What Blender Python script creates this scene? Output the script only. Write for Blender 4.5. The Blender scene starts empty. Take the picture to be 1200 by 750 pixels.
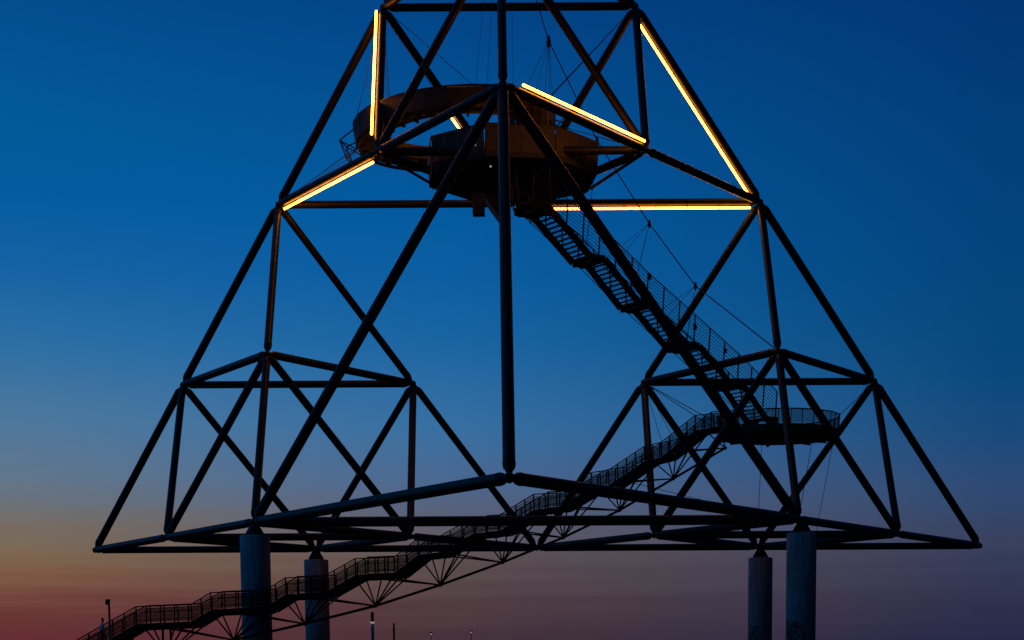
import bpy, bmesh, math, random
from mathutils import Vector, Matrix, Euler
random.seed(7)
SC = bpy.context.scene
COL = SC.collection
V = Vector

# ------------------------------------------------------------------ camera
EYE = V((3.7722, -122.5601, 1.70))
YAW, PIT, ROLL = -0.0044, -0.1139, -0.0046
FPX, PPX, PPY = 2004.58, 677.42, 1001.33          # in pixels of the 1200 x 750 photograph
fw = V((math.sin(YAW)*math.cos(PIT), math.cos(YAW)*math.cos(PIT), math.sin(PIT)))
rt0 = V((math.cos(YAW), -math.sin(YAW), 0)); up0 = rt0.cross(fw)
rt = rt0*math.cos(ROLL) + up0*math.sin(ROLL)
up = up0*math.cos(ROLL) - rt0*math.sin(ROLL)
cd = bpy.data.cameras.new('camera'); cam = bpy.data.objects.new('camera', cd); COL.objects.link(cam)
m = Matrix((rt, up, -fw)).transposed().to_4x4(); m.translation = EYE
cam.matrix_world = m
cd.sensor_width = 36; cd.lens = FPX/1200*36
cd.shift_x = -(PPX-600)/1200; cd.shift_y = (PPY-375)/1200
cd.clip_start = 0.5; cd.clip_end = 12000
SC.camera = cam

# ------------------------------------------------------------------ dusk sky
def lin(c):
    c /= 255
    return c/12.92 if c <= .04045 else ((c+.055)/1.055)**2.4
def rgb(*c): return tuple(lin(x) for x in c) + (1,)
W = bpy.data.worlds.new('World'); SC.world = W; W.use_nodes = True
nt = W.node_tree; N = nt.nodes; LK = nt.links; N.clear()
def node(tp, **kw):
    n = N.new(tp)
    for k, v in kw.items(): setattr(n, k, v)
    return n
def math_(op, a, b=None, clamp=False):
    n = node('ShaderNodeMath', operation=op, use_clamp=clamp)
    for i, x in enumerate((a, b)):
        if x is None: continue
        if isinstance(x, (int, float)): n.inputs[i].default_value = x
        else: LK.new(x, n.inputs[i])
    return n.outputs[0]
tc = node('ShaderNodeTexCoord'); sep = node('ShaderNodeSeparateXYZ'); LK.new(tc.outputs['Generated'], sep.inputs[0])
# faint level streaks of thin cloud low in the sky
mp = node('ShaderNodeMapping'); mp.inputs['Scale'].default_value = (2.2, 2.2, 75); LK.new(tc.outputs['Generated'], mp.inputs[0])
nz = node('ShaderNodeTexNoise'); nz.inputs['Scale'].default_value = 2.2; nz.inputs['Detail'].default_value = 4; LK.new(mp.outputs[0], nz.inputs['Vector'])
wob = math_('MULTIPLY', math_('SUBTRACT', nz.outputs['Fac'], .5), .032)
low = node('ShaderNodeMapRange'); low.inputs[1].default_value = .04; low.inputs[2].default_value = .115; low.inputs[3].default_value = 1; low.inputs[4].default_value = 0
LK.new(sep.outputs['Z'], low.inputs[0])
elev = math_('ADD', sep.outputs['Z'], math_('MULTIPLY', wob, low.outputs[0]))
TOPZ = .8
def sinel(y): return math.sin(math.atan((PPY-y)/FPX)+PIT)
def ramp(stops):
    n = node('ShaderNodeValToRGB'); e = n.color_ramp.elements
    st = sorted([(max(0, sinel(y))/TOPZ, c) for y, c in stops], key=lambda s: s[0])
    last = st[-1][1]
    st += [(.62, tuple(x*f for x, f in zip(last, (.62,.62,.66)))), (1, tuple(x*f for x, f in zip(last, (.42,.42,.5))))]
    while len(e) < len(st): e.new(.5)
    for el, (p, c) in zip(e, st): el.position = p; el.color = rgb(*c)
    sc = math_('DIVIDE', elev, TOPZ, True); LK.new(sc, n.inputs[0])
    return n.outputs[0]
RL = ramp([(772,(98,44,49)),(750,(100,46,50)),(717,(105,55,54)),(696,(117,72,63)),(673,(125,91,69)),(642,(124,103,82)),(603,(110,111,112)),(568,(96,117,140)),(502,(76,119,156)),(420,(43,111,164)),(330,(17,97,164)),(250,(0,92,158)),(150,(0,88,150)),(0,(0,74,139))])
RC = ramp([(772,(62,45,56)),(748,(69,50,58)),(705,(80,60,65)),(655,(93,80,82)),(618,(92,92,108)),(560,(73,104,145)),(500,(53,111,162)),(400,(22,100,162)),(330,(8,94,161)),(240,(0,89,158)),(120,(0,79,145)),(0,(0,67,134))])
RR = ramp([(772,(34,38,70)),(750,(37,42,73)),(700,(46,51,79)),(640,(55,64,95)),(580,(44,73,115)),(520,(24,73,124)),(450,(4,72,124)),(300,(0,67,124)),(150,(0,61,120)),(0,(0,52,114))])
az = math_('ARCTAN2', sep.outputs['X'], sep.outputs['Y'])     # 0 ahead of the camera, west glow to the left
def mapr(src, a, b, c=0, d=1, smooth=False):
    n = node('ShaderNodeMapRange'); n.interpolation_type = 'SMOOTHSTEP' if smooth else 'LINEAR'
    for i, v in zip((1,2,3,4), (a,b,c,d)): n.inputs[i].default_value = v
    LK.new(src, n.inputs[0]); return n.outputs[0]
def mixc(f, a, b, mode='MIX'):
    n = node('ShaderNodeMix', data_type='RGBA', blend_type=mode)
    if isinstance(f, (int,float)): n.inputs[0].default_value = f
    else: LK.new(f, n.inputs[0])
    for i, x in ((6,a),(7,b)):
        if isinstance(x, tuple): n.inputs[i].default_value = x
        else: LK.new(x, n.inputs[i])
    return n.outputs[2]
azp = lambda x: math.atan((x-PPX)/FPX)+YAW
c1 = mixc(mapr(az, azp(40), azp(530)), RL, RC)
c2 = mixc(mapr(az, azp(530), azp(1160)), c1, RR)
# past the afterglow the band of colour sinks into plain blue, deeper to the east (right) and behind the viewer
c2 = mixc(mapr(az, -.42, -1.15, 0, 1, True), c2, rgb(10, 74, 126))
c2 = mixc(mapr(az, .3, 1.1, 0, 1, True), c2, rgb(0, 24, 58))
away = math_('ABSOLUTE', math_('ADD', az, .95))
away = math_('MINIMUM', away, math_('SUBTRACT', 2*math.pi, away))
night = mapr(away, 1.25, 2.5, 0, 1, True)
c3 = mixc(night, c2, rgb(1, 11, 28))
bg = node('ShaderNodeBackground'); bg.inputs['Strength'].default_value = 1.0; LK.new(c3, bg.inputs[0])
# the physical twilight sky adds its little share
sky = node('ShaderNodeTexSky', sky_type='NISHITA'); sky.sun_disc = False
sky.sun_elevation = math.radians(-2.5); sky.sun_rotation = math.radians(-22)
bg2 = node('ShaderNodeBackground'); bg2.inputs['Strength'].default_value = .004; LK.new(sky.outputs[0], bg2.inputs[0])
ad = node('ShaderNodeAddShader'); LK.new(bg.outputs[0], ad.inputs[0]); LK.new(bg2.outputs[0], ad.inputs[1])
wo = node('ShaderNodeOutputWorld'); LK.new(ad.outputs[0], wo.inputs[0])

SC.view_settings.view_transform = 'Standard'; SC.view_settings.look = 'None'
SC.view_settings.exposure = 0; SC.view_settings.gamma = 1
SC.cycles.use_light_tree = True
SC.cycles.max_bounces = 6; SC.cycles.transparent_max_bounces = 24
SC.cycles.sample_clamp_indirect = 6

# ------------------------------------------------------------------ helpers
def ray(px, py):
    return (rt*((px-PPX)/FPX) + up*((PPY-py)/FPX) + fw)
def at(px, py, y):
    """world point seen at pixel (px, py) on the upright plane at world depth y"""
    d = ray(px, py); return EYE + d*((y-EYE.y)/d.y)
def material(name, base, rough=.6, metal=0, noise=.25, scale=6, bump=.15, emit=None, estr=0, holes=None, spec=.4):
    mt = bpy.data.materials.new(name); mt.use_nodes = True
    t = mt.node_tree; b = t.nodes['Principled BSDF']; out = t.nodes['Material Output']
    tcn = t.nodes.new('ShaderNodeTexCoord')
    n1 = t.nodes.new('ShaderNodeTexNoise'); n1.inputs['Scale'].default_value = scale; n1.inputs['Detail'].default_value = 6
    t.links.new(tcn.outputs['Object'], n1.inputs['Vector'])
    r = t.nodes.new('ShaderNodeValToRGB')
    r.color_ramp.elements[0].position = .3; r.color_ramp.elements[1].position = .72
    r.color_ramp.elements[0].color = tuple(c*(1-noise) for c in base)+(1,)
    r.color_ramp.elements[1].color = tuple(min(1, c*(1+noise)) for c in base)+(1,)
    t.links.new(n1.outputs['Fac'], r.inputs[0]); t.links.new(r.outputs[0], b.inputs['Base Color'])
    b.inputs['Roughness'].default_value = rough; b.inputs['Metallic'].default_value = metal
    b.inputs['Specular IOR Level'].default_value = spec
    if bump:
        bp = t.nodes.new('ShaderNodeBump'); bp.inputs['Strength'].default_value = bump; bp.inputs['Distance'].default_value = .02
        n2 = t.nodes.new('ShaderNodeTexNoise'); n2.inputs['Scale'].default_value = scale*9; n2.inputs['Detail'].default_value = 3
        t.links.new(tcn.outputs['Object'], n2.inputs['Vector'])
        t.links.new(n2.outputs['Fac'], bp.inputs['Height']); t.links.new(bp.outputs[0], b.inputs['Normal'])
    if emit:
        b.inputs['Emission Color'].default_value = emit+(1,); b.inputs['Emission Strength'].default_value = estr
    if holes is not None:     # expanded metal: small holes punched through the sheet
        vo = t.nodes.new('ShaderNodeTexVoronoi'); vo.feature = 'DISTANCE_TO_EDGE'; vo.inputs['Scale'].default_value = 42
        t.links.new(tcn.outputs['Object'], vo.inputs['Vector'])
        gt = t.nodes.new('ShaderNodeMath'); gt.operation = 'LESS_THAN'; gt.inputs[1].default_value = holes
        t.links.new(vo.outputs['Distance'], gt.inputs[0]); t.links.new(gt.outputs[0], b.inputs['Alpha'])
    return mt
M = dict(
    steel = material('painted_steel', (.02,.0155,.014), .42, .1, .3, 1.3, 0, spec=.26),
    stair = material('galvanised_dark_steel', (.025,.023,.022), .6, .2, .3, 5, .05, spec=.25),
    tread = material('grating_steel', (.05,.047,.045), .6, .3, .3, 9, .2),
    panel = material('expanded_metal_screen', (.04,.038,.036), .6, .2, .2, 4, 0, holes=.07),
    screen = material('brown_metal_screen', (.062,.046,.033), .6, .25, .35, 2.2, .2),
    deck = material('steel_deck', (.032,.027,.024), .65, .2, .3, 2.0, .2),
    cable = material('wire_rope', (.05,.05,.05), .5, .5, .2, 12, 0),
    lampglow = material('amber_light', (.8,.6,.3), .4, 0, 0, 1, 0, (1,.31,.017), 22),
    faint_strip = material('faint_strip_grey', (.42,.41,.40), .5, .2, .1, 9, 0),  # pale grey in place of the light strip's faint glow
    white_glow = material('white_lamp_glass', (.8,.8,.8), .3, 0, 0, 1, 0, (1,.82,.78), .28),
    post = material('lamp_post_paint', (.04,.045,.055), .5, .2, .2, 8, 0),
    mast = material('light_column_paint', (.16,.2,.3), .45, .2, .15, 8, 0),
    sign = material('sign_face', (.32,.30,.28), .5, 0, .3, 7, 0),
    redsign = material('red_sign_face', (.45,.07,.05), .5, 0, .25, 7, 0),
    jacket = material('teal_jacket', (.5,.62,.66), .8, 0, .3, 30, .3),
    trousers = material('dark_trousers', (.1,.13,.17), .85, 0, .3, 30, .3),
    skin = material('skin', (.45,.28,.2), .5, 0, .1, 20, 0),
    hair = material('hair', (.03,.02,.015), .6, 0, .3, 60, .3),
)
def concrete():
    mt = material('cast_concrete', (.55,.55,.55), .8, 0, .2, .9, .35, spec=.25)
    t = mt.node_tree; b = t.nodes['Principled BSDF']
    src = b.inputs['Base Color'].links[0].from_socket
    tcn = t.nodes.new('ShaderNodeTexCoord'); s = t.nodes.new('ShaderNodeSeparateXYZ'); t.links.new(tcn.outputs['Object'], s.inputs[0])
    # rain streaks
    mpn = t.nodes.new('ShaderNodeMapping'); mpn.inputs['Scale'].default_value = (3.5,3.5,.22); t.links.new(tcn.outputs['Object'], mpn.inputs[0])
    nn = t.nodes.new('ShaderNodeTexNoise'); nn.inputs['Scale'].default_value = 1.6; nn.inputs['Detail'].default_value = 5; t.links.new(mpn.outputs[0], nn.inputs['Vector'])
    mr = t.nodes.new('ShaderNodeMapRange'); mr.inputs[1].default_value=.35; mr.inputs[2].default_value=.7; mr.inputs[3].default_value=.62; mr.inputs[4].default_value=1.05; t.links.new(nn.outputs['Fac'], mr.inputs[0])
    mx = t.nodes.new('ShaderNodeMix'); mx.data_type='RGBA'; mx.blend_type='MULTIPLY'; mx.inputs[0].default_value=1
    t.links.new(src, mx.inputs[6]); t.links.new(mr.outputs[0], mx.inputs[7]); t.links.new(mx.outputs[2], b.inputs['Base Color'])
    return mt
M['concrete'] = concrete()

class MB:
    """collects shapes into one mesh"""
    def __init__(s): s.v = []; s.f = []; s.sm = []
    def add(s, vs, fs, smooth=False):
        o = len(s.v); s.v += [tuple(x) for x in vs]
        for f in fs: s.f.append([o+i for i in f]); s.sm.append(smooth)
        return s
    def lathe(s, p0, p1, prof, n=12, smooth=True):
        """rings of radius r at distance t along the axis p0 -> p1; prof = [(t, r), ...]"""
        p0 = V(p0); p1 = V(p1); a = (p1-p0).normalized()
        h = V((0,0,1)) if abs(a.z) < .9 else V((1,0,0))
        u = a.cross(h).normalized(); w = a.cross(u)
        vs = []; fs = []
        for t, r in prof:
            c = p0+a*t
            for k in range(n):
                q = 2*math.pi*k/n; vs.append(c+u*(r*math.cos(q))+w*(r*math.sin(q)))
        for j in range(len(prof)-1):
            for k in range(n):
                k2 = (k+1)%n; fs.append([j*n+k, j*n+k2, (j+1)*n+k2, (j+1)*n+k])
        s.add(vs, fs, smooth)
        o = len(s.v)-len(vs)
        s.f.append([o+k for k in reversed(range(n))]); s.sm.append(False)
        s.f.append([o+(len(prof)-1)*n+k for k in range(n)]); s.sm.append(False)
        return s
    def tube(s, p0, p1, r, n=8):
        L = (V(p1)-V(p0)).length
        return s.lathe(p0, p1, [(0,r),(L,r)], n)
    def rope(s, pts, r, n=6):
        for a, b in zip(pts, pts[1:]): s.tube(a, b, r, n)
        return s
    def box(s, c, ax, ay, az_, sx, sy, sz):
        c = V(c); ax = V(ax)*sx/2; ay = V(ay)*sy/2; az_ = V(az_)*sz/2
        vs = [c+ax*i+ay*j+az_*k for i in (-1,1) for j in (-1,1) for k in (-1,1)]
        return s.add(vs, [[0,1,3,2],[4,6,7,5],[0,4,5,1],[2,3,7,6],[0,2,6,4],[1,5,7,3]])
    def bar(s, a, b, w, h, upv=V((0,0,1))):
        """box beam from a to b, width w across, height h"""
        a = V(a); b = V(b); d = (b-a); L = d.length; d = d/L
        y = upv.cross(d)
        y = y.normalized() if y.length > 1e-4 else V((1,0,0))
        z = d.cross(y)
        return s.box((a+b)/2, d, y, z, L, w, h)
    def prism(s, pts, thick):
        """flat polygon (points in order) with thickness downward"""
        n = len(pts); pts = [V(p) for p in pts]
        vs = pts + [p-V((0,0,thick)) for p in pts]
        fs = [list(range(n)), list(reversed(range(n, 2*n)))] + [[i, i+n, (i+1)%n+n, (i+1)%n] for i in range(n)]
        return s.add(vs, fs)
    def plate(s, q, thick, outward):
        """four corners, given thickness toward outward"""
        q = [V(p) for p in q]; o = V(outward).normalized()*thick
        vs = q + [p+o for p in q]
        return s.add(vs, [[0,1,2,3],[7,6,5,4],[0,4,5,1],[1,5,6,2],[2,6,7,3],[3,7,4,0]])
    def ball(s, c, r, seg=12, rings=8, sz=1):
        c = V(c); vs = [c+V((0,0,r*sz))]; fs = []
        for i in range(1, rings):
            th = math.pi*i/rings
            for k in range(seg):
                q = 2*math.pi*k/seg
                vs.append(c+V((r*math.sin(th)*math.cos(q), r*math.sin(th)*math.sin(q), r*sz*math.cos(th))))
        vs.append(c-V((0,0,r*sz))); e = len(vs)-1
        for k in range(seg):
            k2 = (k+1)%seg
            fs.append([0, 1+k, 1+k2]); fs.append([e, 1+(rings-2)*seg+k2, 1+(rings-2)*seg+k])
            for i in range(rings-2): fs.append([1+i*seg+k, 1+(i+1)*seg+k, 1+(i+1)*seg+k2, 1+i*seg+k2])
        return s.add(vs, fs, True)
    def mesh(s, name, mat, off=V((0,0,0))):
        me = bpy.data.meshes.new(name)
        me.from_pydata([(x-off.x, y-off.y, z-off.z) for x, y, z in s.v], [], s.f)
        me.polygons.foreach_set('use_smooth', s.sm)
        bm = bmesh.new(); bm.from_mesh(me); bmesh.ops.recalc_face_normals(bm, faces=bm.faces); bm.to_mesh(me); bm.free()
        me.materials.append(mat); me.update()
        return me
def wloc(o):
    l = V(o.location)
    while o.parent: o = o.parent; l = l+V(o.location)
    return l
def part(name, mb, mat, parent):
    """one mesh object under its thing; coordinates in mb are world coordinates"""
    c = sum((V(x) for x in mb.v), V((0,0,0)))/len(mb.v)
    o = bpy.data.objects.new(name, mb.mesh(name, mat, c)); COL.objects.link(o)
    if parent is not None:
        o.parent = parent; o.location = c-wloc(parent)
    else: o.location = c
    return o
def inst(name, me, loc, rotz, parent, mat3=None):
    o = bpy.data.objects.new(name, me); COL.objects.link(o); o.parent = parent
    mw = (mat3.to_4x4() if mat3 is not None else Matrix.Rotation(rotz, 4, 'Z'))
    mw.translation = V(loc)-wloc(parent); o.matrix_local = mw
    return o
def tag(o, label=None, cat=None, group=None, kind=None):
    if label: o['label'] = label
    if cat: o['category'] = cat
    if group: o['group'] = group
    if kind: o['kind'] = kind
    return o
def thing(name, loc, label, cat, group=None):
    o = bpy.data.objects.new(name, None); COL.objects.link(o); o.location = loc; o.empty_display_size = .5
    return tag(o, label, cat, group)

# ------------------------------------------------------------------ ground
def ground():
    mb = MB(); R1 = 5000; rings = [0, 15, 40, 80, 140, 220, 400, 900, 2000, R1]; n = 48
    vs = [(0,-20,0)]
    for r in rings[1:]:
        for k in range(n):
            q = 2*math.pi*k/n
            dip = 0
            vs.append((r*math.cos(q), -20+r*math.sin(q), dip + (random.uniform(-.05,.05) if r < 300 else 0)))
    fs = [[0, 1+k, 1+(k+1)%n] for k in range(n)]
    for j in range(len(rings)-2):
        for k in range(n):
            a = 1+j*n; b = a+n; fs.append([a+k, b+k, b+(k+1)%n, a+(k+1)%n])
    mb.add(vs, fs, True)
    mt = material('dark_gravel', (.05,.047,.044), .95, 0, .45, .35, .6, spec=.2)
    o = part('ground', mb, mt, None); tag(o, kind='structure')
ground()

# ------------------------------------------------------------------ the tower frame
BZ = 10.8; SX = 1.187; LEAN = -.0372
def nodept(x, y, z): return V((x*SX+LEAN*z, y, z+BZ))
s3 = math.sqrt(3)
base = dict(F=(0,-60/s3,0), L=(-30.1,30/s3,-.2), R=(30,30/s3,-.2), T=(0,0,60*math.sqrt(2/3)))
K = {k: nodept(*v) for k, v in base.items()}
def mid(a, b): return (a+b)/2
def P(s):
    """'TL' = halfway T-L, 'TL.TF' = halfway of halves, single letters are corners"""
    if '.' in s:
        a, b = s.split('.'); return mid(P(a), P(b))
    if len(s) == 2: return mid(K[s[0]], K[s[1]])
    return K[s]
def tetra_edges(a, b, c, d): return [(a,b),(a,c),(a,d),(b,c),(b,d),(c,d)]
def half(a, b): return a+'.'+b
edges = []
edges += [(e, .33) for e in tetra_edges('F', 'FL', 'FR', 'TF')]
for corner in (('L','LR','FL','TL'), ('R','LR','FR','TR'), ('T','TL','TR','TF')):
    big = list(corner)
    for i in range(4):
        v = big[i]; o = [big[j] for j in range(4) if j != i]
        pts = [v] + [half(*sorted((v, x))) for x in o]
        edges += [(e, .275) for e in tetra_edges(*pts)]
tower = thing('lattice_tower', (LEAN*0, 0, BZ), 'huge dark steel tube tetrahedron tower with amber light strips, raised on round pillars', 'tower')
TUBES = {}; nodes = {}
for (a, b), r in edges:
    pa, pb = P(a), P(b); key = tuple(sorted((a, b)))
    outer = {tuple(sorted(k)) for k in [('L','L.TL'),('L.TL','TL'),('R','R.TR'),('R.TR','TR'),('T.TL','TL'),('T.TR','TR')]}
    if key in outer: r = .30
    Lg = (pb-pa).length; g = .30 if r < .32 else .40
    mb = MB().lathe(pa, pb, [(g-.2,r*.42),(g,r*.5),(g+.30,r*.97),(g+.34,r),(g+.5,r),(g+.505,r*1.06),(g+.60,r*1.06),(g+.605,r),(g+.64,r),(Lg-g-.64,r),(Lg-g-.605,r),(Lg-g-.60,r*1.06),(Lg-g-.505,r*1.06),(Lg-g-.5,r),(Lg-g-.34,r),(Lg-g-.30,r*.97),(Lg-g,r*.5),(Lg-g+.2,r*.42)], 18)
    TUBES[key] = (part('steel_tube', mb, M['steel'], tower), pa, pb, r)
    for k, p in ((a,pa),(b,pb)): nodes[k] = max(nodes.get(k, 0), .235 if r < .32 else .29)
for k, r in nodes.items():
    part('joint', MB().ball(P(k), r, 12, 8), M['steel'], tower)

def light_strip(a, b, t0, t1, ox, oy, toward, off=.475, r=.08, lit=True):
    """amber tubes on brackets along a steel tube; (ox, oy) = side of the tube as seen from the viewing place"""
    key = tuple(sorted((a, b))); o, pa, pb, rr = TUBES[key]
    if key != (a, b): pa, pb = pb, pa
    pa, pb = P(a), P(b)
    d = (pb-pa).normalized(); Lg = (pb-pa).length
    side = V((ox, toward, oy)); side = (side-d*side.dot(d)).normalized()
    n = 7; s0 = t0*Lg; s1 = t1*Lg; seg = (s1-s0)/n
    for i in range(n):
        x0 = s0+seg*i+.03; x1 = s0+seg*(i+1)-.03
        q0 = pa+d*x0+side*off; q1 = pa+d*x1+side*off
        part('light_tube' if lit else 'faint_strip', MB().tube(q0, q1, r, 8), M['lampglow' if lit else 'faint_strip'], o)
        if i < n-1:
            c = pa+d*(s0+seg*(i+1))
            part('bracket', MB().bar(c+side*(rr-.03), c+side*(off-r-.004), .05, .05), M['stair'], o)
HTLTF, HTRTF, HTLTR = 'TF.TL', 'TF.TR', 'TL.TR'
light_strip('T.TL', HTLTF, .04, .90, -1, 0, -.5)
light_strip('TL', HTLTF, .055, .95, .35, -1, -.3)
light_strip('TF', HTRTF, .11, .97, .3, 1, -.35)
light_strip('T.TR', 'TR', .07, .95, -1, -.4, -.35)
light_strip('TR', HTLTR, .04, .96, 0, -1, -.4)
light_strip('T.TL', HTLTR, .52, .96, -1, -.8, .35)
light_strip('T.TL', HTLTR, .05, .50, -1, -.8, .9, off=.36, r=.02, lit=False)  # thin pale pipe added to stand in for the strip's faint upper run

# ------------------------------------------------------------------ four concrete pillars
def pillar(top, label, rad=.98, dx=0):
    top = top+V((dx,0,0))
    z1 = top.z-.86
    t = thing('concrete_pillar', (top.x, top.y, 0), label, 'pillar', 'concrete pillars carrying the tower')
    c = V((top.x, top.y, 0)); h = V((0,0,1))
    part('shaft', MB().lathe(c, c+h, [(-.3,rad),(z1-.12,rad),(z1-.03,rad-.03),(z1,rad-.09)], 40), M['concrete'], t)
    part('cap', MB().lathe(c, c+h, [(z1-.02,.62),(z1+.16,.6),(z1+.55,.36),(z1+.76,.26)], 24), M['steel'], t)
    return t, z1
PFL, zf = pillar(P('FL'), 'round concrete pillar, thicker of the left pair, lit blue along its left side')
PFR, zr = pillar(P('FR'), 'tall round concrete pillar, rightmost and thicker of the right pair', dx=.22)
PBL, _ = pillar(P('L.LR'), 'round concrete pillar right beside the thicker left one, crossed by the lower stair')
PBR, _ = pillar(P('LR.R'), 'round grey brown concrete pillar, thinner and left of the right pair', dx=.2)
def graffiti(t, c, rad, z0, z1, a0, a1, n, mat):
    """scribbled paint strokes, unreadable, lying on the curved shaft"""
    rnd = random.Random(int(c.x*7)+3)
    mb = MB()
    for i in range(n):
        a = rnd.uniform(a0, a1); z = rnd.uniform(z0, z1); da = rnd.uniform(-.5,.5); dz = rnd.uniform(-.5,.5)
        pts = []
        for k in range(7):
            a += da*.09; z += dz*.1; da += rnd.uniform(-.5,.5); dz += rnd.uniform(-.5,.5)
            a = min(max(a, a0), a1); z = min(max(z, z0), z1)
            pts.append((a, z))
        w = rnd.uniform(.014, .03)
        for (p, q) in zip(pts, pts[1:]):
            dx, dy = (q[0]-p[0])*rad, q[1]-p[1]; L = math.hypot(dx, dy)
            if L < .01: continue
            nx, ny = -dy/L*w, dx/L*w
            quad = [(p[0]+nx/rad, p[1]+ny), (q[0]+nx/rad, q[1]+ny), (q[0]-nx/rad, q[1]-ny), (p[0]-nx/rad, p[1]-ny)]
            rr = rad+.004+.0008*(i%6)
            mb.add([(c.x+rr*math.sin(x), c.y-rr*math.cos(x), y) for x, y in quad], [[0,1,2,3]])
    part('graffiti', mb, mat, t)
ink = material('black_spray_paint', (.012,.012,.014), .5, 0, .2, 10, 0)
graffiti(PFR, P('FR')+V((.22,0,0)), .98, 2.6, 4.1, -1.35, .1, 90, ink)
graffiti(PBR, P('LR.R')+V((.2,0,0)), .98, 2.6, 4.3, -1.4, -.3, 60, ink)
graffiti(PFL, P('FL'), .98, .6, 2.2, -1.2, .4, 40, ink)

# ------------------------------------------------------------------ round platforms
def platform(name, c, R, nside, rot, ph, per, panelmat, label='', cat='platform', slab=.28, floor_mat=None, post_r=.035, gap=.08, skip=()):
    t = thing(name, c, label, cat)
    ang = [rot+2*math.pi*k/nside for k in range(nside)]
    pol = [c+V((R*math.cos(q), R*math.sin(q), 0)) for q in ang]
    part('deck', MB().prism(pol, slab), M['deck'], t)
    mb = MB()
    for k in range(nside):
        a, b = pol[k], pol[(k+1)%nside]
        part('edge_beam', MB().bar(a-V((0,0,.2)), b-V((0,0,.2)), .12, .5), M['deck'], t)
        n = ((a+b)/2-c).normalized()
        for i in range(per):
            if (k, i) in skip: continue
            p0 = a.lerp(b, i/per); p1 = a.lerp(b, (i+1)/per); h = V((0,0,1)); g = (p1-p0).normalized()*.01
            oq = n*.07
            part('parapet_panel', MB().plate([p0+g+oq+h*gap, p1-g+oq+h*gap, p1-g+oq*2.2+h*(ph-.05), p0+g+oq*2.2+h*(ph-.05)], .012, n), panelmat, t)
            part('railing_post', MB().tube(p0+n*.03, p0+n*.12+h*ph, post_r, 6), M['stair'], t)
        part('handrail', MB().tube(a+n*.12+V((0,0,ph)), b+n*.12+V((0,0,ph)), .05, 8), M['stair'], t)
    for k in range(nside):
        part('floor_beam', MB().bar(c-V((0,0,slab+.16))+(pol[k]-c)*.06, c-V((0,0,slab+.16))+(pol[k]-c)*.97, .14, .3), M['deck'], t)
    part('hub', MB().lathe(c-V((0,0,slab)), c-V((0,0,slab+1)), [(0,.75),(.35,.75),(.5,.4)], 16), M['deck'], t)
    return t
# middle platform, under the light framed top
C2 = at(600, 204, 0.0)
plat2 = platform('viewing_platform', C2, 6.0, 8, math.radians(22.5+8), 1.62, 4, M['screen'], gap=-.12, label=
                 'eight sided brown viewing platform high inside the tower, below the tilted ring')
c = at(575, 195, -5.9)
lm = part('platform_lamp', MB().ball(c, .07, 10, 6), M['white_glow'], plat2)
c = at(557, 170, -5.95); part('platform_lamp', MB().ball(c, .05, 8, 6), M['white_glow'], plat2)
# entry level slung under it
zl = at(612, 243, -2.6).z
ex0 = at(606, 240, -3).x; ex1 = at(645, 240, -2).x; ey0, ey1 = -4.0, -1.2
for y in (ey0, ey1): part('edge_beam', MB().bar(V((ex0,y,zl-.1)), V((ex1,y,zl-.1)), .14, .24), M['deck'], plat2)
for x in (ex0, (ex0+ex1)/2, ex1): part('edge_beam', MB().bar(V((x,ey0+.07,zl-.13)), V((x,ey1-.07,zl-.13)), .12, .2), M['deck'], plat2)
ns = 15
for k in range(ns):
    y = ey0+.1+(ey1-ey0-.2)*(k+.5)/ns
    part('slat', MB().bar(V((ex0,y,zl)), V((ex1,y,zl)), (ey1-ey0-.2)/ns*.78, .05), M['tread'], plat2)
for x in (ex0, ex1):
    for y in (ey0, ey1): part('hanger_post', MB().tube((x,y,zl-.2), (x,y,C2.z-.3), .07, 8), M['stair'], plat2)
for y in (ey0, ey1):
    for q in (.4, .8, 1.15): part('rail', MB().tube((ex0,y,zl+q), (ex1,y,zl+q), .03, 6), M['stair'], plat2)
cx = at(576, 240, -1.2)
chute = [at(567, 229, -1.2), at(592, 229, -1.2), at(591, 254, -1.2), at(585, 254, -1.2)]
mb = MB(); q = chute + [p+V((0,2.6,0)) for p in chute]
mb.add(q, [[0,1,2,3],[7,6,5,4],[0,4,5,1],[1,5,6,2],[2,6,7,3],[3,7,4,0]])
part('stair_casing', mb, M['deck'], plat2)
b0 = at(561, 240, -1.6); part('service_box', MB().box(b0, (1,0,0), (0,1,0), (0,0,1), .8, .8, 1.4), M['screen'], plat2)

# lower platform in the right hand corner
C1 = at(912, 506, 8.66)
plat1 = platform('viewing_platform', C1, 4.5, 16, math.radians(5), 1.08, 2, M['panel'],
                 'dark round viewing platform in the right corner of the tower where both stairs meet', slab=.3)

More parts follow.
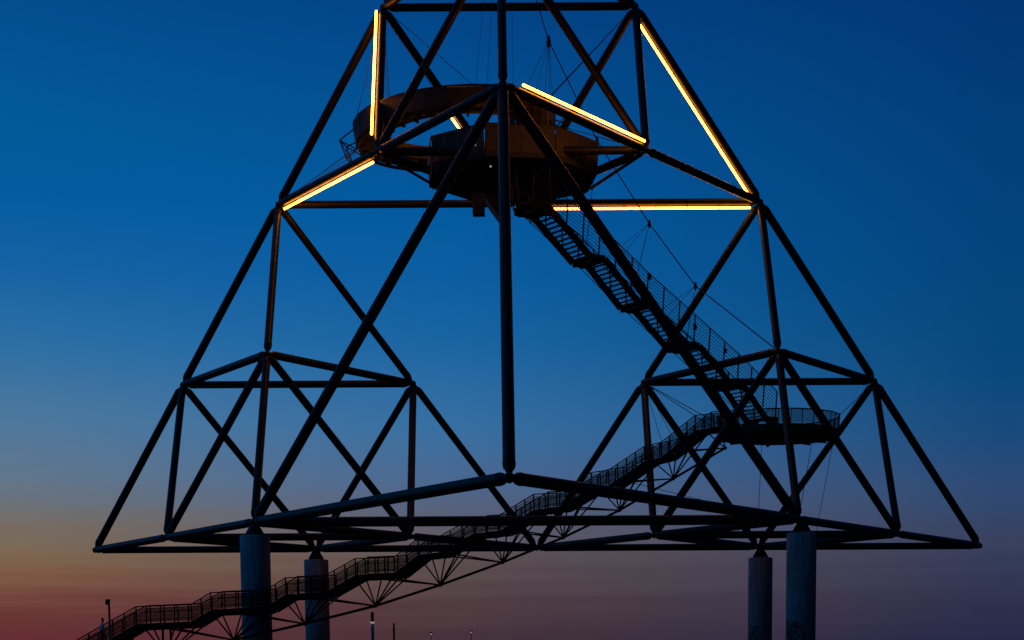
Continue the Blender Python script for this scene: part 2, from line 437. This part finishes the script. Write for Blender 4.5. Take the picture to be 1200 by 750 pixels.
# tilted ring platform
def ring_platform():
    c = at(534, 158, 3.6); R0, R1 = 5.1, 7.05; n = 28; ph = 1.02
    T = Matrix.Rotation(math.radians(-5.0), 3, 'Y'); h = T@V((0,0,1))
    t = thing('ring_platform', c, 'tilted brown ring walkway with solid metal parapet hanging above the middle platform', 'platform')
    pt = lambda r, q, z=0: c + T@V((r*math.cos(q), r*math.sin(q), z))
    for k in range(n):
        q0 = 2*math.pi*k/n; q1 = 2*math.pi*(k+1)/n; e = .003
        f = MB(); f.add([pt(R0,q0+e),pt(R1,q0+e),pt(R1,q1-e),pt(R0,q1-e),pt(R0,q0+e,-.18),pt(R1,q0+e,-.18),pt(R1,q1-e,-.18),pt(R0,q1-e,-.18)],
              [[0,1,2,3],[7,6,5,4],[0,4,5,1],[1,5,6,2],[2,6,7,3],[3,7,4,0]])
        part('floor_plate', f, M['deck'], t)
        n0 = T@V((math.cos((q0+q1)/2), math.sin((q0+q1)/2), 0))
        g = -.0006
        part('parapet_panel', MB().plate([pt(R1+.02,q0+g,-.2),pt(R1+.02,q1-g,-.2),pt(R1+.14,q1-g,ph),pt(R1+.14,q0+g,ph)], .02, n0), M['screen'], t)
        if not 0 <= k <= 3:
            part('inner_panel', MB().plate([pt(R0-.02,q0+g,.05),pt(R0-.02,q1-g,.05),pt(R0-.06,q1-g,ph*.72),pt(R0-.06,q0+g,ph*.72)], .012, -n0), M['screen'], t)
        part('handrail', MB().tube(pt(R1+.1,q0,ph+.04), pt(R1+.1,q1,ph+.04), .05, 6), M['stair'], t)
        part('floor_beam', MB().bar(pt(R0+.05,q0,-.3), pt(R1-.05,q0,-.3), .1, .22, h), M['deck'], t)
    part('edge_tube', MB().rope([pt(R1-.2, 2*math.pi*k/48, -.45) for k in range(49)], .13, 8), M['stair'], t)
    # triangular outriggers at both ends
    for q, ext in ((math.pi-.16, 1.25), (.1, .85)):
        for s in (-1, 1):
            A = pt(R1+.12, q+s*.17, ph); B = pt(R1+.02, q+s*.17, -.35); O = pt(R1+ext, q+s*.1, .55); O2 = pt(R1+ext*.72, q+s*.1, -.75)
            part('outrigger', MB().tube(A, O, .05, 6).tube(B, O, .045, 6).tube(O, O2, .05, 6).tube(B, O2, .05, 6).tube(A, B, .04, 6), M['stair'], t)
        O = [pt(R1+ext, q+s*.1, .55) for s in (-1,1)]; O2 = [pt(R1+ext*.72, q+s*.1, -.75) for s in (-1,1)]
        part('outrigger_tie', MB().tube(O[0], O[1], .05, 6).tube(O2[0], O2[1], .05, 6).tube(O[0], O2[1], .035, 6).tube(O[1], O2[0], .035, 6), M['stair'], t)
    return t, c, pt
ring, CR, rpt = ring_platform()

# spiral stair from the middle platform up to the ring
def spiral():
    c = at(620, 204, .6); c.z = C2.z+.02; top = CR.z+.5; R = 1.35
    t = thing('spiral_stair', c, 'brown screened spiral stair rising from the middle platform to the right end of the ring', 'stair')
    H = top-c.z
    part('newel', MB().tube(c, c+V((0,0,H+1.1)), .14, 12), M['stair'], t)
    n = 16
    for k in range(n):
        q = 2*math.pi*k/14; z = H*(k+1)/n
        d = V((math.cos(q), math.sin(q), 0)); e = V((-math.sin(q), math.cos(q), 0))
        pts = [c+d*.15-e*.05+V((0,0,z)), c+d*R-e*.02+V((0,0,z)), c+d*R+e*.58+V((0,0,z)), c+d*.15+e*.08+V((0,0,z))]
        part('step', MB().prism(pts, .05), M['tread'], t)
    n = 14
    for k in range(n):
        if k in (4, 5): continue
        q0 = 2*math.pi*k/n; q1 = 2*math.pi*(k+1)/n
        a = c+V((R+.05)*math.cos(q0)*V((1,0,0)) if False else ((R+.05)*math.cos(q0), (R+.05)*math.sin(q0), 0))
        b = c+V(((R+.05)*math.cos(q1), (R+.05)*math.sin(q1), 0))
        nn = ((a+b)/2-c).normalized(); h = V((0,0,H+.9)); g = (b-a).normalized()*.02
        part('screen_panel', MB().plate([a+g, b-g, b-g+h, a+g+h], .015, nn), M['screen'], t)
    return t
spiral()

# ------------------------------------------------------------------ stairs
def stair(name, label, pts, nvec, width, rail_h, rise, mesh_infill, n_wires, bay, parent_fn=None, stringer_h=.34, lean=.1, rail_pts=None):
    """pts: walking line (world); nvec: level vector across the stair"""
    t = thing(name, V((pts[0].x, pts[0].y, max(0, pts[0].z))), label, 'stair')
    d2 = V((pts[-1].x-pts[0].x, pts[-1].y-pts[0].y, 0)).normalized(); rz = math.atan2(d2.y, d2.x)
    H = V((0,0,1)); step_me = MB().box((0,0,-.02), (1,0,0), (0,1,0), (0,0,1), .27, width-.1, .04).mesh('step', M['tread'])
    rot = Matrix.Rotation(rz, 3, 'Z')
    post_me = {}
    for s in (-1, 1):
        v = rot.inverted()@(nvec*s)
        post_me[s] = MB().bar(V((0,0,-.12))+v*.02, v*lean+V((0,0,rail_h)), .06, .10, V((0,1,0))).mesh('railing_post', M['stair'])
    for i, (a, b) in enumerate(zip(pts, pts[1:])):
        d = b-a; hz = V((d.x, d.y, 0)).length; dz = d.z; flight = dz/hz > .18
        for s in (-1, 1):
            o = nvec*(s*width/2)
            part('stringer', MB().bar(a+o-H*(stringer_h/2-.06), b+o-H*(stringer_h/2-.06), .09, stringer_h), M['stair'], t)
            nb = max(1, round(hz/bay)); e = nvec*s
            if rail_pts: continue
            for k in range(nb+(1 if i == len(pts)-2 else 0)):
                inst('railing_post', post_me[s], a.lerp(b, k/nb)+o+e*.06, rz, t)
            lift = H*rail_h+e*(lean+.06)
            part('handrail', MB().tube(a+o+lift, b+o+lift, .045, 6), M['stair'], t)
            if mesh_infill:
                for k in range(nb):
                    p0 = a.lerp(b, k/nb)+o+e*.09; p1 = a.lerp(b, (k+1)/nb)+o+e*.09; g = (p1-p0)*.05
                    lo, hi = H*.12, H*(rail_h*.84)+e*lean*.84
                    part('mesh_panel', MB().plate([p0+g+lo, p1-g+lo, p1-g+hi, p0+g+hi], .01, e), M['panel'], t)
                part('mid_rail', MB().tube(a+o+e*(.09+lean*.86)+H*rail_h*.87, b+o+e*(.09+lean*.86)+H*rail_h*.87, .02, 6), M['stair'], t)
            for w in range(n_wires):
                f = (w+.6)/(n_wires+.4); l2 = H*(rail_h*f)+e*(lean*f+.05)
                part('rail_wire', MB().tube(a+o+l2, b+o+l2, .016, 5), M['stair'], t)
        if flight:
            n = max(2, round(dz/rise))
            for k in range(n):
                inst('step', step_me, a.lerp(b, (k+.5)/n)+H*.02, rz, t)
        else:
            w2 = nvec*(width/2-.05)
            part('landing', MB().plate([a-w2, b-w2, b+w2, a+w2], -.06, H), M['tread'], t)
    for i, (a, b) in enumerate(zip(rail_pts or [], (rail_pts or [])[1:])):
        hz = V((b.x-a.x, b.y-a.y, 0)).length; nb = max(1, round(hz/bay))
        for s in (-1, 1):
            o = nvec*(s*width/2); e = nvec*s
            for k in range(nb+(1 if i == len(rail_pts)-2 else 0)):
                inst('railing_post', post_me[s], a.lerp(b, k/nb)+o+e*.06, rz, t)
            lift = H*rail_h+e*(lean+.06)
            part('handrail', MB().tube(a+o+lift, b+o+lift, .04, 6), M['stair'], t)
            for w in range(n_wires):
                f = (w+.5)/(n_wires+.3); l2 = H*(rail_h*f)+e*(lean*f+.05)
                part('rail_wire', MB().tube(a+o+l2, b+o+l2, .021, 5), M['stair'], t)
    return t, d2

# lower stair: plan line from the left foreground back to the lower platform
def depth_pt(px, dist): return at(px, 700, EYE.y+dist)
A = depth_pt(300, 110.3); B = depth_pt(858, 130.6)
dplan = V((B.x-A.x, B.y-A.y, 0)).normalized(); nplan = V((dplan.y, -dplan.x, 0))
def on_line(px, py, shift=0):
    d = ray(px, py); s = (A-EYE).dot(nplan)/d.dot(nplan); return EYE+d*s
low_px = [(26,808),(66,789),(96,771),(166,731),(231,728),(254,714),(318,711),(342,696),(387,694),(424,673),(470,671),(498,649),(522,647),(563,624),(592,622),(634,596),(661,594),(702,570),(722,567),(764,539),(784,534),(824,502),(856,499)]
low = [on_line(x, y+1) for x, y in low_px]
low[0].z = .05
stair1, _ = stair('access_stair', 'long dark stair with mesh railings and rod truss climbing from lower left', low, nplan, 1.7, 1.12, .17, True, 2, .82, stringer_h=.44)
def low_at(p):
    """stair height at plan position of p"""
    s = (p-low[0]).dot(dplan)
    for a, b in zip(low, low[1:]):
        s0 = (a-low[0]).dot(dplan); s1 = (b-low[0]).dot(dplan)
        if s <= s1: return a.lerp(b, max(0, (s-s0)/(s1-s0)))
    return low[-1].copy()
tr_px = [(195,768),(274,750),(357,731),(440,710),(516,685.5),(589,659),(660,630),(726,598),(789,561),(850,525)]
tr = [on_line(*p) for p in tr_px]
for a, b in zip(tr, tr[1:]): part('truss_chord', MB().tube(a, b, .09, 8), M['stair'], stair1)
for i, p in enumerate(tr):
    part('truss_joint', MB().ball(p, .14, 10, 6), M['stair'], stair1)
    for off in (-4.1, -1.0, .85, 2.5):
        if i == len(tr)-1 and off > 0: continue
        q = low_at(p+dplan*off)
        for s in (-1, 1):
            part('truss_rod', MB().tube(p, q+nplan*(s*.8)-V((0,0,.3)), .055, 6), M['stair'], stair1)
# legs holding the first run up
for px in (150, 195):
    q = low_at(on_line(px, 730))
    for s in (-1, 1):
        e = q+nplan*(s*.75); part('leg', MB().tube(V((e.x, e.y, -.1)), e-V((0,0,.2)), .08, 8), M['stair'], stair1)

# upper stair: from the lower platform up to the entry level below the middle platform
A2 = at(640, 247, -2.6); B2 = at(893, 491, 9.4)
d3 = V((B2.x-A2.x, B2.y-A2.y, 0)).normalized(); n3 = V((d3.y, -d3.x, 0))
land = [(626,243),(690,302.5),(746,356),(801,404),(852,449),(893,491)]      # middles of the landings
def on2(px, py):
    d = ray(px, py); s = (A2-EYE).dot(n3)/d.dot(n3); return EYE+d*s
L2 = [on2(*p) for p in land]
up_pts = []
for i, p in enumerate(L2):
    hl = .62 if 0 < i < 5 else .5
    if i == 0: up_pts += [p-d3*.9, p+d3*hl]
    elif i == 5: up_pts += [p-d3*hl, p+d3*.6]
    else: up_pts += [p-d3*hl, p+d3*hl]
up_pts = list(reversed(up_pts))          # from the bottom up
stair2, _ = stair('suspended_stair', 'steep dark open tread stair with wire railings hanging between round platform and middle platform', up_pts, n3, 2.1, 1.9, .23, False, 8, 1.25, stringer_h=.52, lean=.2, rail_pts=list(reversed([L2[0]-d3*.9]+L2[1:-1]+[L2[-1]+d3*.3])))
for p in L2[:-1]:
    w = n3*1.35
    part('landing_beam', MB().bar(p-w-d3*.3-V((0,0,.33)), p+w-d3*.3-V((0,0,.33)), .22, .2), M['stair'], stair2)
    part('landing_beam', MB().bar(p-w+d3*.4-V((0,0,.33)), p+w+d3*.4-V((0,0,.33)), .22, .2), M['stair'], stair2)
for a, b in zip(L2, L2[1:]):
    for s in (-1, 1):
        o = n3*(s*1.12)-V((0,0,.42)); m_ = (a+b)/2+o-V((0,0,.06))
        part('tension_rod', MB().tube(a+o, m_, .025, 6).tube(m_, b+o, .025, 6), M['cable'], stair2)
# main rope above the stair and its hangers
rope_px = [(626,-8),(643,48),(700,165),(761,262),(815,335)]
ropeY = [-.5, -.2, 0, .3, .4]
rp = [at(x, y, w) for (x, y), w in zip(rope_px, ropeY)] + [P('FR.TR')]
for a, b in zip(rp, rp[1:]): part('main_rope', MB().tube(a, b, .04, 6), M['cable'], stair2)
for i in (2, 3, 4):
    p = rp[i]; part('rope_clamp', MB().lathe(p+V((0,0,.25)), p-V((0,0,.3)), [(0,.05),(.2,.11),(.4,.11),(.55,.04)], 8), M['stair'], stair2)
    for k in range(4):
        f = {2: .2, 3: 1.15, 4: 2.3}[i] + k*.3
        j = int(f); q = L2[j].lerp(L2[j+1], f-j)+n3*((-1)**k*.95)+V((0,0,.2))
        part('hanger', MB().tube(p, q, .014, 5), M['cable'], stair2)
p = rp[1]; part('rope_clamp', MB().lathe(p+V((0,0,.35)), p-V((0,0,.45)), [(0,.06),(.25,.13),(.5,.17),(.8,.06)], 8), M['stair'], ring)
for q in (.95, .8, .62, .48, .3):
    part('hanger', MB().tube(p, rpt(7.1, -q+.2, .98), .016, 5), M['cable'], ring)
def cable(par, a, b, r=.022): part('guy_cable', MB().tube(a, b, r, 6), M['cable'], par)
TLm, TRm = P('T.TL'), P('T.TR')
cable(ring, TLm, rpt(7.1, math.radians(200), .98)); cable(ring, TLm, rpt(5.1, math.radians(215), .7))
cable(ring, TLm, rpt(7.1, math.radians(285), .98)); cable(ring, TLm, rpt(5.1, math.radians(160), .7))
cable(ring, TRm, rpt(7.1, math.radians(-20), .98), .03); cable(ring, TRm, rpt(5.1, math.radians(30), .7))
cable(ring, P('TL'), rpt(6.9, math.radians(188), -.4), .03); cable(ring, P('TL'), rpt(6.0, math.radians(230), -.5))
cable(ring, P(HTRTF), rpt(7.1, math.radians(5), .2), .03)
cable(ring, P('TF'), rpt(7.1, math.radians(270), .98), .03)
for dx in (-1.0, -.55, .6): 
    q = rpt(7.1, math.radians(300+dx*14), .98); cable(ring, q, P('T.TF').lerp(P('TF'), .25)+V((dx,1.5,0)), .013)
hp = P(HTRTF)
part('tie_tube', MB().tube(hp-V((.5,0,.4)), at(692, 221, .8), .11, 8), M['stair'], plat2)
hp = P(HTLTF)
part('tie_tube', MB().tube(hp+V((.6,0,-.4)), C2+V((-5.3,1.2,-.5)), .1, 8), M['stair'], plat2)
cable(plat1, P('LR.TR'), C1+V((-4.2,-1.4,.2)), .03); cable(plat1, P('LR.TR'), C1+V((-4.2,1.6,.2)), .03)
cable(plat1, P('R.TR'), C1+V((4.3,1.2,.9)), .025); cable(plat1, P('FR.TR'), C1+V((1.9,-3.9,1.2)), .03)
cable(plat1, P('R.FR'), C1+V((3.9,-1.9,-.4)), .025); cable(plat1, P('R.LR').lerp(P('R'), .25), C1+V((4.2,0,-.4)), .02)
cable(plat1, P('FR').lerp(P('FR.LR'), .2)+V((-.6,0,.2)), C1+V((-1.4,-2,-.5)), .02); cable(plat1, P('FR'), C1+V((2.2,-3.6,-.4)), .022)
cable(stair1, at(738, 565, 4), at(880, 600, 4), .022)
for n_, s in (('LR.TR', 1), ('LR.TR', -1)): cable(stair1, P(n_), low[-3]+nplan*(s*.8)+V((0,0,.9)), .022)

# ------------------------------------------------------------------ small signs on the railings
def sign(px, py, y, w, h, mat, label, ang):
    c = at(px, py, y); a = V((math.cos(ang), math.sin(ang), 0)); n = V((a.y, -a.x, 0)); t = thing('sign', c, label, 'sign', 'signs on the upper stair railing')
    part('frame', MB().box(c, a, n, (0,0,1), w, .03, h), M['post'], t)
    part('face', MB().box(c+n*.02, a, n, (0,0,1), w*.66, .02, h*.7), mat, t)
ang3 = math.atan2(d3.y, d3.x)
def nearside(px, py):
    o = A2+n3*1.24; d = ray(px, py); return (EYE+d*((o-EYE).dot(n3)/d.dot(n3))).y
sign(761, 324, nearside(761, 324), .34, .42, M['sign'], 'small pale faced sign in a dark frame, highest on the upper stair railing', ang3)
sign(814.5, 383, nearside(814.5, 383), .32, .4, M['redsign'], 'small red sign fixed to the wire railing of the upper stair', ang3)
sign(850, 411, nearside(850, 411), .3, .36, M['post'], 'small dark sign low on the upper stair railing, below the red one', ang3)

# ------------------------------------------------------------------ lamps and poles
def foot(px, y): 
    p = at(px, 760, y); return V((p.x, p.y, 0))
c = foot(129.5, -21.0); H = V((0,0,1))
t = thing('street_lamp', c, 'dark lamp post with square floodlight head beside the foot of the lower stair', 'lamp post')
ht = at(129.5, 706, -21.0).z
part('pole', MB().lathe(c, c+H, [(-.2,.085),(1.0,.08),(ht,.06)], 12), M['post'], t)
hc = c+V((-.05,-.05,ht+.02))
hd = part('lamp_head', MB().box(hc, V((1,0,-.12)).normalized(), V((0,1,0)), V((.12,0,1)).normalized(), .22, .22, .34), M['post'], t)
part('lens', MB().box(hc+V((-.122,0,-.05)), V((1,0,-.12)).normalized(), V((0,1,0)), V((.12,0,1)).normalized(), .02, .16, .22), M['sign'], hd)
c = foot(437, -14); top = at(437, 717, -14).z; zr = at(437, 728.5, -14).z
t = thing('light_column', c, 'blue grey light column with a white glowing collar below its dark top, right of back left pillar', 'light column')
part('shaft', MB().lathe(c, c+H, [(-.2,.1),(zr-.12,.1)], 16), M['mast'], t)
part('glow_ring', MB().lathe(c, c+H, [(zr-.11,.105),(zr-.10,.14),(zr-.02,.14),(zr-.01,.105)], 16), M['white_glow'], t)
part('cap', MB().lathe(c, c+H, [(zr,.1),(top-.05,.1),(top,.07)], 16), M['post'], t)
c = foot(462, -10); top = at(462, 730, -10).z
t = thing('pole', c, 'thin dark pole standing just right of the light column', 'pole')
part('shaft', MB().lathe(c, c+H, [(-.2,.075),(top-.15,.065),(top,.05)], 12), M['post'], t)
part('clamp', MB().lathe(c, c+H, [(top-.5,.085),(top-.38,.085)], 12), M['post'], t)
def far_lamp(px, py, label):
    y = 200; c = foot(px, y); h = at(px, py, y).z
    t = thing('far_lamp', c, label, 'street lamp', 'far street lamps near the horizon')
    part('pole', MB().lathe(c, c+H, [(-.2,.09),(h,.06)], 8), M['post'], t)
    part('lamp_head', MB().lathe(c, c+H, [(h+.02,.22),(h+.1,.34),(h+.3,.2)], 12), M['post'], t)
    part('lamp_glass', MB().ball(c+V((0,0,h-.06)), .17, 10, 6), M['white_glow'], t)
far_lamp(505.5, 742.5, 'left one of two tiny far street lamps low over the horizon')
far_lamp(552.5, 740.5, 'right one of two tiny far street lamps low over the horizon')

# ------------------------------------------------------------------ person on the stair
def person():
    base = on_line(120.5, 757); g = low_at(base); base = V((g.x, g.y, g.z+.05))
    t = thing('person', base, 'person in pale teal jacket standing on the lower stair near its foot', 'person')
    f = V((math.cos(math.atan2(dplan.y, dplan.x)), math.sin(math.atan2(dplan.y, dplan.x)), 0)); s = V((f.y, -f.x, 0)); u = V((0,0,1))
    def Q(x, y, z): return f*x+s*y+u*z
    vs = []; es = []; rs = []
    def add(p, r, par=None):
        vs.append(p); rs.append(r)
        if par is not None: es.append((par, len(vs)-1))
        return len(vs)-1
    pel = add(Q(0,0,.93), .15); ab = add(Q(.01,0,1.1), .135, pel); ch = add(Q(.02,0,1.3), .155, ab); nk0 = add(Q(.02,0,1.46), .075, ch)
    nk = add(Q(.035,0,1.53), .055, nk0); hd = add(Q(.05,0,1.61), .085, nk); hd2 = add(Q(.05,0,1.70), .088, hd); add(Q(.045,0,1.755), .06, hd2)
    add(Q(.135,0,1.625), .02, hd)
    for e in (-1, 1):
        sh = add(Q(.01, e*.18, 1.42), .065, ch); el = add(Q(-.03, e*.25, 1.14), .045, sh); wr = add(Q(.1, e*.24, .92), .032, el)
        pm = add(Q(.14, e*.235, .85), .036, wr)
        for k, (o, ln) in enumerate(((-.03,.075),(-.01,.09),(.012,.085),(.032,.065))):
            k1 = add(Q(.16, e*.235+o*.8, .81), .011, pm); k2 = add(Q(.165, e*.235+o*.9, .81-ln*.5), .009, k1); add(Q(.15, e*.235+o*.9, .81-ln*.9), .008, k2)
        th = add(Q(.17, e*.205, .85), .012, pm); add(Q(.195, e*.195, .81), .009, th)
        lift = .12 if e > 0 else 0
        hp = add(Q(.01, e*.1, .86), .095, pel); kn = add(Q(.05+lift*.9, e*.105, .49+lift*.5), .065, hp); an = add(Q(.0+lift*1.6, e*.11, .09+lift*1.2), .043, kn)
        add(Q(.13+lift*1.6, e*.12, .045+lift*1.2), .045, an)
    me = bpy.data.meshes.new('body'); me.from_pydata([tuple(v) for v in vs], es, []); me.materials.append(M['skin']); me.materials.append(M['jacket']); me.materials.append(M['trousers'])
    o = bpy.data.objects.new('body', me); COL.objects.link(o)
    o.modifiers.new('Skin', 'SKIN'); 
    if not me.skin_vertices: me.attributes  # the modifier adds the layer
    bm = bmesh.new(); bm.from_mesh(me); ly = bm.verts.layers.skin.verify()
    for v, r in zip(bm.verts, rs): v[ly].radius = (r, r*.9); v[ly].use_root = (v.index == 0)
    bm.to_mesh(me); bm.free()
    o.modifiers.new('Subd', 'SUBSURF').levels = 1; o.modifiers['Subd'].render_levels = 1
    dg = bpy.context.evaluated_depsgraph_get(); me2 = bpy.data.meshes.new_from_object(o.evaluated_get(dg)); o.modifiers.clear(); o.data = me2; me2.name = 'body'
    me2.materials.clear()
    for k in ('skin','jacket','trousers'): me2.materials.append(M[k])
    for p in me2.polygons:
        p.use_smooth = True; z = p.center.z; lat = abs(p.center.dot(s))
        p.material_index = 2 if z < .92 and lat < .19 else (1 if z < 1.49 and not (z < .93) else 0)
    o.parent = t; t.scale = (.94,.94,.94)
    hr = MB().ball(base+Q(.035,0,1.715), .1, 12, 8)
    part('hair', hr, M['hair'], t)
    for e in (-1,1):
        part('eye', MB().ball(base+Q(.135, e*.033, 1.665), .011, 8, 6), M['post'], t)
        part('ear', MB().ball(base+Q(.045, e*.093, 1.655), .022, 8, 6), M['skin'], t)
    part('mouth', MB().box(base+Q(.138, 0, 1.575), s, f, u, .045, .012, .01), M['redsign'], t)
    return t
person()
